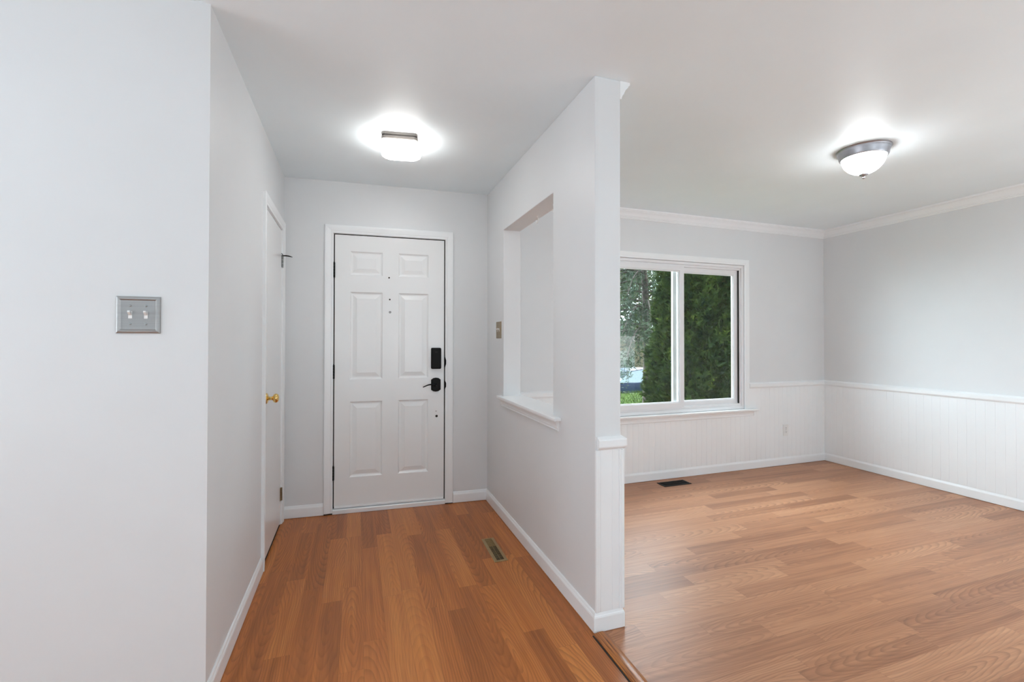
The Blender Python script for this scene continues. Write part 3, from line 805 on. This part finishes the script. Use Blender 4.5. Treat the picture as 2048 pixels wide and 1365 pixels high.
o = blades('grass_blades', 14000, (6.0, 13.0), (10.2, 14.2), lambda y: -.60, (.03, .11), M['grass'], None)
tag(o, 'grass blades standing on the lawn outside the window', 'grass', kind='stuff')

def unit(v): return v / np.maximum(np.linalg.norm(v, axis=1, keepdims=True), 1e-9)
def sprays(P, D, L, wid, k=5, spread=0.9):
    """flat fans of narrow leaflets at points P pointing along D"""
    n = len(P); D = unit(D)
    side = unit(np.cross(D, rng.normal(size=(n, 3))))
    out = []
    for i in range(k):
        t = (i / (k - 1) - .5) * 2 if k > 1 else 0
        base_ = P + D * (L[:, None] * (.12 * i))
        dirv = unit(D + side * (t * spread))
        tip = base_ + dirv * L[:, None]
        wv = unit(np.cross(dirv, np.cross(D, side) + 1e-6)) * (wid * L)[:, None]
        out.append(np.stack([base_ - wv, base_ + wv, tip], 1))
    return np.concatenate(out, 0).reshape(-1, 3)

def arborvitae(x, y, z0, height, rad, label, n=9000, seed=1):
    global rng
    rng = np.random.default_rng(seed)
    e = empty('arborvitae', (x, y, z0), label, 'shrub', 'arborvitae shrubs outside the window')
    MB().tube([(x, y, z0 - .1), (x, y, z0 + height * .9)], [.05, .01], 8).build('trunk', M['bark'], e)
    R_ = lambda t: rad * (np.minimum(1, .80 + .9 * t) * np.clip(1.02 - np.maximum(t - .35, 0) / .66, 0, 1) ** .62)
    # dense inner twigs
    core = [(max(float(R_(t)) * .55, .01), z0 + height * t) for t in np.linspace(0.0, .97, 14)]
    MB().lathe(core, 20, fr=lambda a, b_, z: (x + a, y + b_, z)).build('inner_twigs', M['arbor'], e)
    t = rng.uniform(0, 1, n) ** .95; a = rng.uniform(0, 2 * PI, n)
    lump = 1 + .10 * np.sin(a * 5 + t * 17 + seed) + .08 * np.sin(a * 9 - t * 31)
    r = R_(t) * lump * (1 - .30 * rng.uniform(0, 1, n) ** 2)
    P = np.stack([x + r * np.cos(a), y + r * np.sin(a), z0 + height * t], 1)
    D = np.stack([np.cos(a), np.sin(a), rng.uniform(.2, 1.3, n)], 1) + rng.normal(0, .35, (n, 3))
    V = sprays(P, D, rng.uniform(.035, .085, n), .15, 7, .9)
    tri_mesh('foliage', V, M['arbor'], parent=e)
arborvitae(4.58, 5.20, -.62, 4.3, .64, 'nearer dark green arborvitae shrub filling the middle of the window', 32000, 3)
arborvitae(5.95, 6.15, -.62, 4.4, .66, 'arborvitae shrub at the right side of the window, behind the nearer one', 20000, 5)

def tree(name, x, y, z0, height, crown_r, crown_z, mat, n, L, trunk_r, label, seed, clumps=26, wid=.35, group=None):
    global rng
    rng = np.random.default_rng(seed)
    e = empty(name, (x, y, z0), label, 'tree', group)
    MB().tube([(x, y, z0 - .2), (x + .1, y, z0 + height * .4), (x - .05, y, z0 + height * .85)], [trunk_r, trunk_r * .7, trunk_r * .2], 10).build('trunk', M['bark'], e, smooth=True)
    c = unit(rng.normal(size=(clumps, 3))) * (rng.uniform(.35, 1, clumps) ** .5)[:, None] * np.array([crown_r, crown_r, (z0 + height - crown_z) / 2]) + np.array([x, y, (z0 + height + crown_z) / 2])
    br = MB()
    for p in c[:22]:
        s0 = Vector((x, y, z0 + height * .35 + .2 * (p[2] - z0)))
        br.tube([s0, s0.lerp(Vector(p), .5) + Vector((0, 0, .15)), p], [trunk_r * .3, trunk_r * .18, .01], 6)
    br.build('branches', M['bark'], e)
    idx = rng.integers(0, clumps, n)
    P = c[idx] + rng.normal(0, crown_r * .20, (n, 3))
    D = P - c[idx] + rng.normal(0, .2, (n, 3))
    tri_mesh('foliage', sprays(P, D, rng.uniform(.6, 1.3, n) * L, wid, 3, .9), mat, parent=e)
    return e

def weeping_conifer(x, y, z0, height):
    global rng
    rng = np.random.default_rng(11); random.seed(4)
    e = empty('weeping_conifer', (x, y, z0), 'weeping blue-green conifer with grey trunk behind the shrubs', 'tree')
    MB().tube([(x, y, z0 - .2), (x + .04, y, z0 + 1.8), (x - .05, y, z0 + 3.6), (x, y, z0 + height)], [.10, .085, .07, .02], 12).build('trunk', M['bark'], e, smooth=True)
    br = MB(); PP = []; DD = []
    for k in range(54):
        h0 = z0 + 1.7 + (height - 1.9) * (k / 64) + random.uniform(-.1, .1)
        a = random.uniform(0, 2 * PI); ln = random.uniform(1.3, 2.6) * (1.05 - .5 * k / 64)
        pts = []
        for i in range(9):
            t = i / 8
            pts.append(Vector((x + math.cos(a) * ln * t, y + math.sin(a) * ln * t, h0 + .25 * math.sin(t * 2.2) - .75 * t * t)))
        br.tube(pts, [.022 * (1 - .85 * i / 8) + .003 for i in range(9)], 5)
        for i in range(2, 9):
            for j in range(4):
                p = pts[i] + Vector((random.uniform(-.12, .12), random.uniform(-.12, .12), 0)); dl_ = random.uniform(.25, .85)
                m_ = 9
                tw = [p + Vector((random.uniform(-.03, .03), random.uniform(-.03, .03), -dl_ * q_ / m_)) for q_ in range(m_)]
                if j == 0: br.tube([tw[0], tw[6], tw[-1]], [.004, .003, .0015], 4)
                for v in tw: PP.append(tuple(v)); DD.append((random.uniform(-1, 1), random.uniform(-1, 1), random.uniform(-.9, .2)))
    br.build('branches', M['bark'], e)
    P = np.array(PP); D = np.array(DD)
    tri_mesh('needles', sprays(P, D, rng.uniform(.04, .09, len(P)), .09, 5, 1.2), M['bluegreen'], parent=e)
weeping_conifer(6.62, 9.3, -.60, 6.0)
tree('leafy_tree', 11.3, 15.7, -.9, 5.6, 1.4, 1.6, M['broadleaf'], 9000, .08, .10, 'light green young tree right of the conifer trunk', 21)
tree('background_tree', 16.5, 29, -1.3, 9.0, 3.0, 1.6, M['bluegreen'], 5000, .26, .25, 'far green tree left of the tan house across the street', 31, 30, .35, 'trees across the street')
tree('background_tree', 30.5, 33, -1.3, 8.5, 3.4, 1.4, M['broadleaf'], 5000, .28, .25, 'far light green tree right of the tan house across the street', 32, 30, .35, 'trees across the street')

# parked car
ce_ = empty('car', (12.6, 18.3, -1.37), 'dark blue parked car beyond the lawn', 'car')
sec = [(-2.25, -1.17, -.82, .80), (-2.15, -1.19, -.70, .84), (-1.2, -1.19, -.62, .88), (0, -1.19, -.58, .90), (1.3, -1.19, -.60, .88), (2.1, -1.19, -.66, .84), (2.28, -1.15, -.78, .78)]
fcar = lambda x, y, z: (12.6 + x, 18.3 + y, z)
rings = []
for x, a, b_, hwd in sec:
    rings.append([fcar(x, y, z) for y, z in ((-hwd, a + .06), (-hwd * 1.02, (a + b_) / 2), (-hwd * .97, b_ - .03), (-hwd * .90, b_), (hwd * .90, b_), (hwd * .97, b_ - .03), (hwd * 1.02, (a + b_) / 2), (hwd, a + .06), (hwd * .9, a), (-hwd * .9, a))])
MB().loft(rings).build('body', M['bluecar'], ce_, smooth=True)
rings = []
for x, zt, hwd in ((-1.55, -.57, .80), (-.85, -.14, .66), (-.2, -.06, .66), (.6, -.08, .66), (1.55, -.57, .78)):
    rings.append([fcar(x, y, z) for y, z in ((-.84, -.62), (-hwd, zt), (hwd, zt), (.84, -.62))])
MB().loft(rings).build('windows', M['carglass'], ce_, smooth=True)
MB().loft([[fcar(x, y, z) for y, z in ((-.665, a_), (.665, a_), (.64, a_ + .035), (-.64, a_ + .035))] for x, a_ in ((-.84, -.145), (-.2, -.065), (.6, -.085), (.72, -.13))]).build('roof', M['bluecar'], ce_)
for wx in (-1.4, 1.4):
    for wy in (-.86, .70):
        MB().lathe([(.20, 0), (.31, 0), (.33, .03), (.33, .15), (.31, .18), (.20, .18)], 24, fr=lambda a, b_, z, wx=wx, wy=wy: fcar(wx + a, wy + z, -1.04 + b_)).build('wheel', M['rubber'], ce_)

# house across the street
he = empty('house', (21.5, 34, -1.3), 'tan house with white garage door and brown roof across the street', 'house')
MB().box(17.5, 26.5, 34, 40, -1.35, 1.25).build('house_walls', M['siding'], he)
MB().loft([[(17.0, 33.5, 1.2), (27.0, 33.5, 1.2), (27.0, 40.5, 1.2), (17.0, 40.5, 1.2)], [(18.2, 36.8, 3.0), (25.8, 36.8, 3.0), (25.8, 37.2, 3.0), (18.2, 37.2, 3.0)]]).build('roof', M['roofing'], he)
gd = MB()
for k in range(4): gd.box(20.0, 23.0, 33.93, 33.99, -1.30 + k * .42, -1.30 + k * .42 + .40)
gd.build('garage_door', M['extwall'], he)
q = MB(); q.box(24.2, 25.6, 33.94, 33.99, -.3, .8); q.build('house_window', M['carglass'], he)
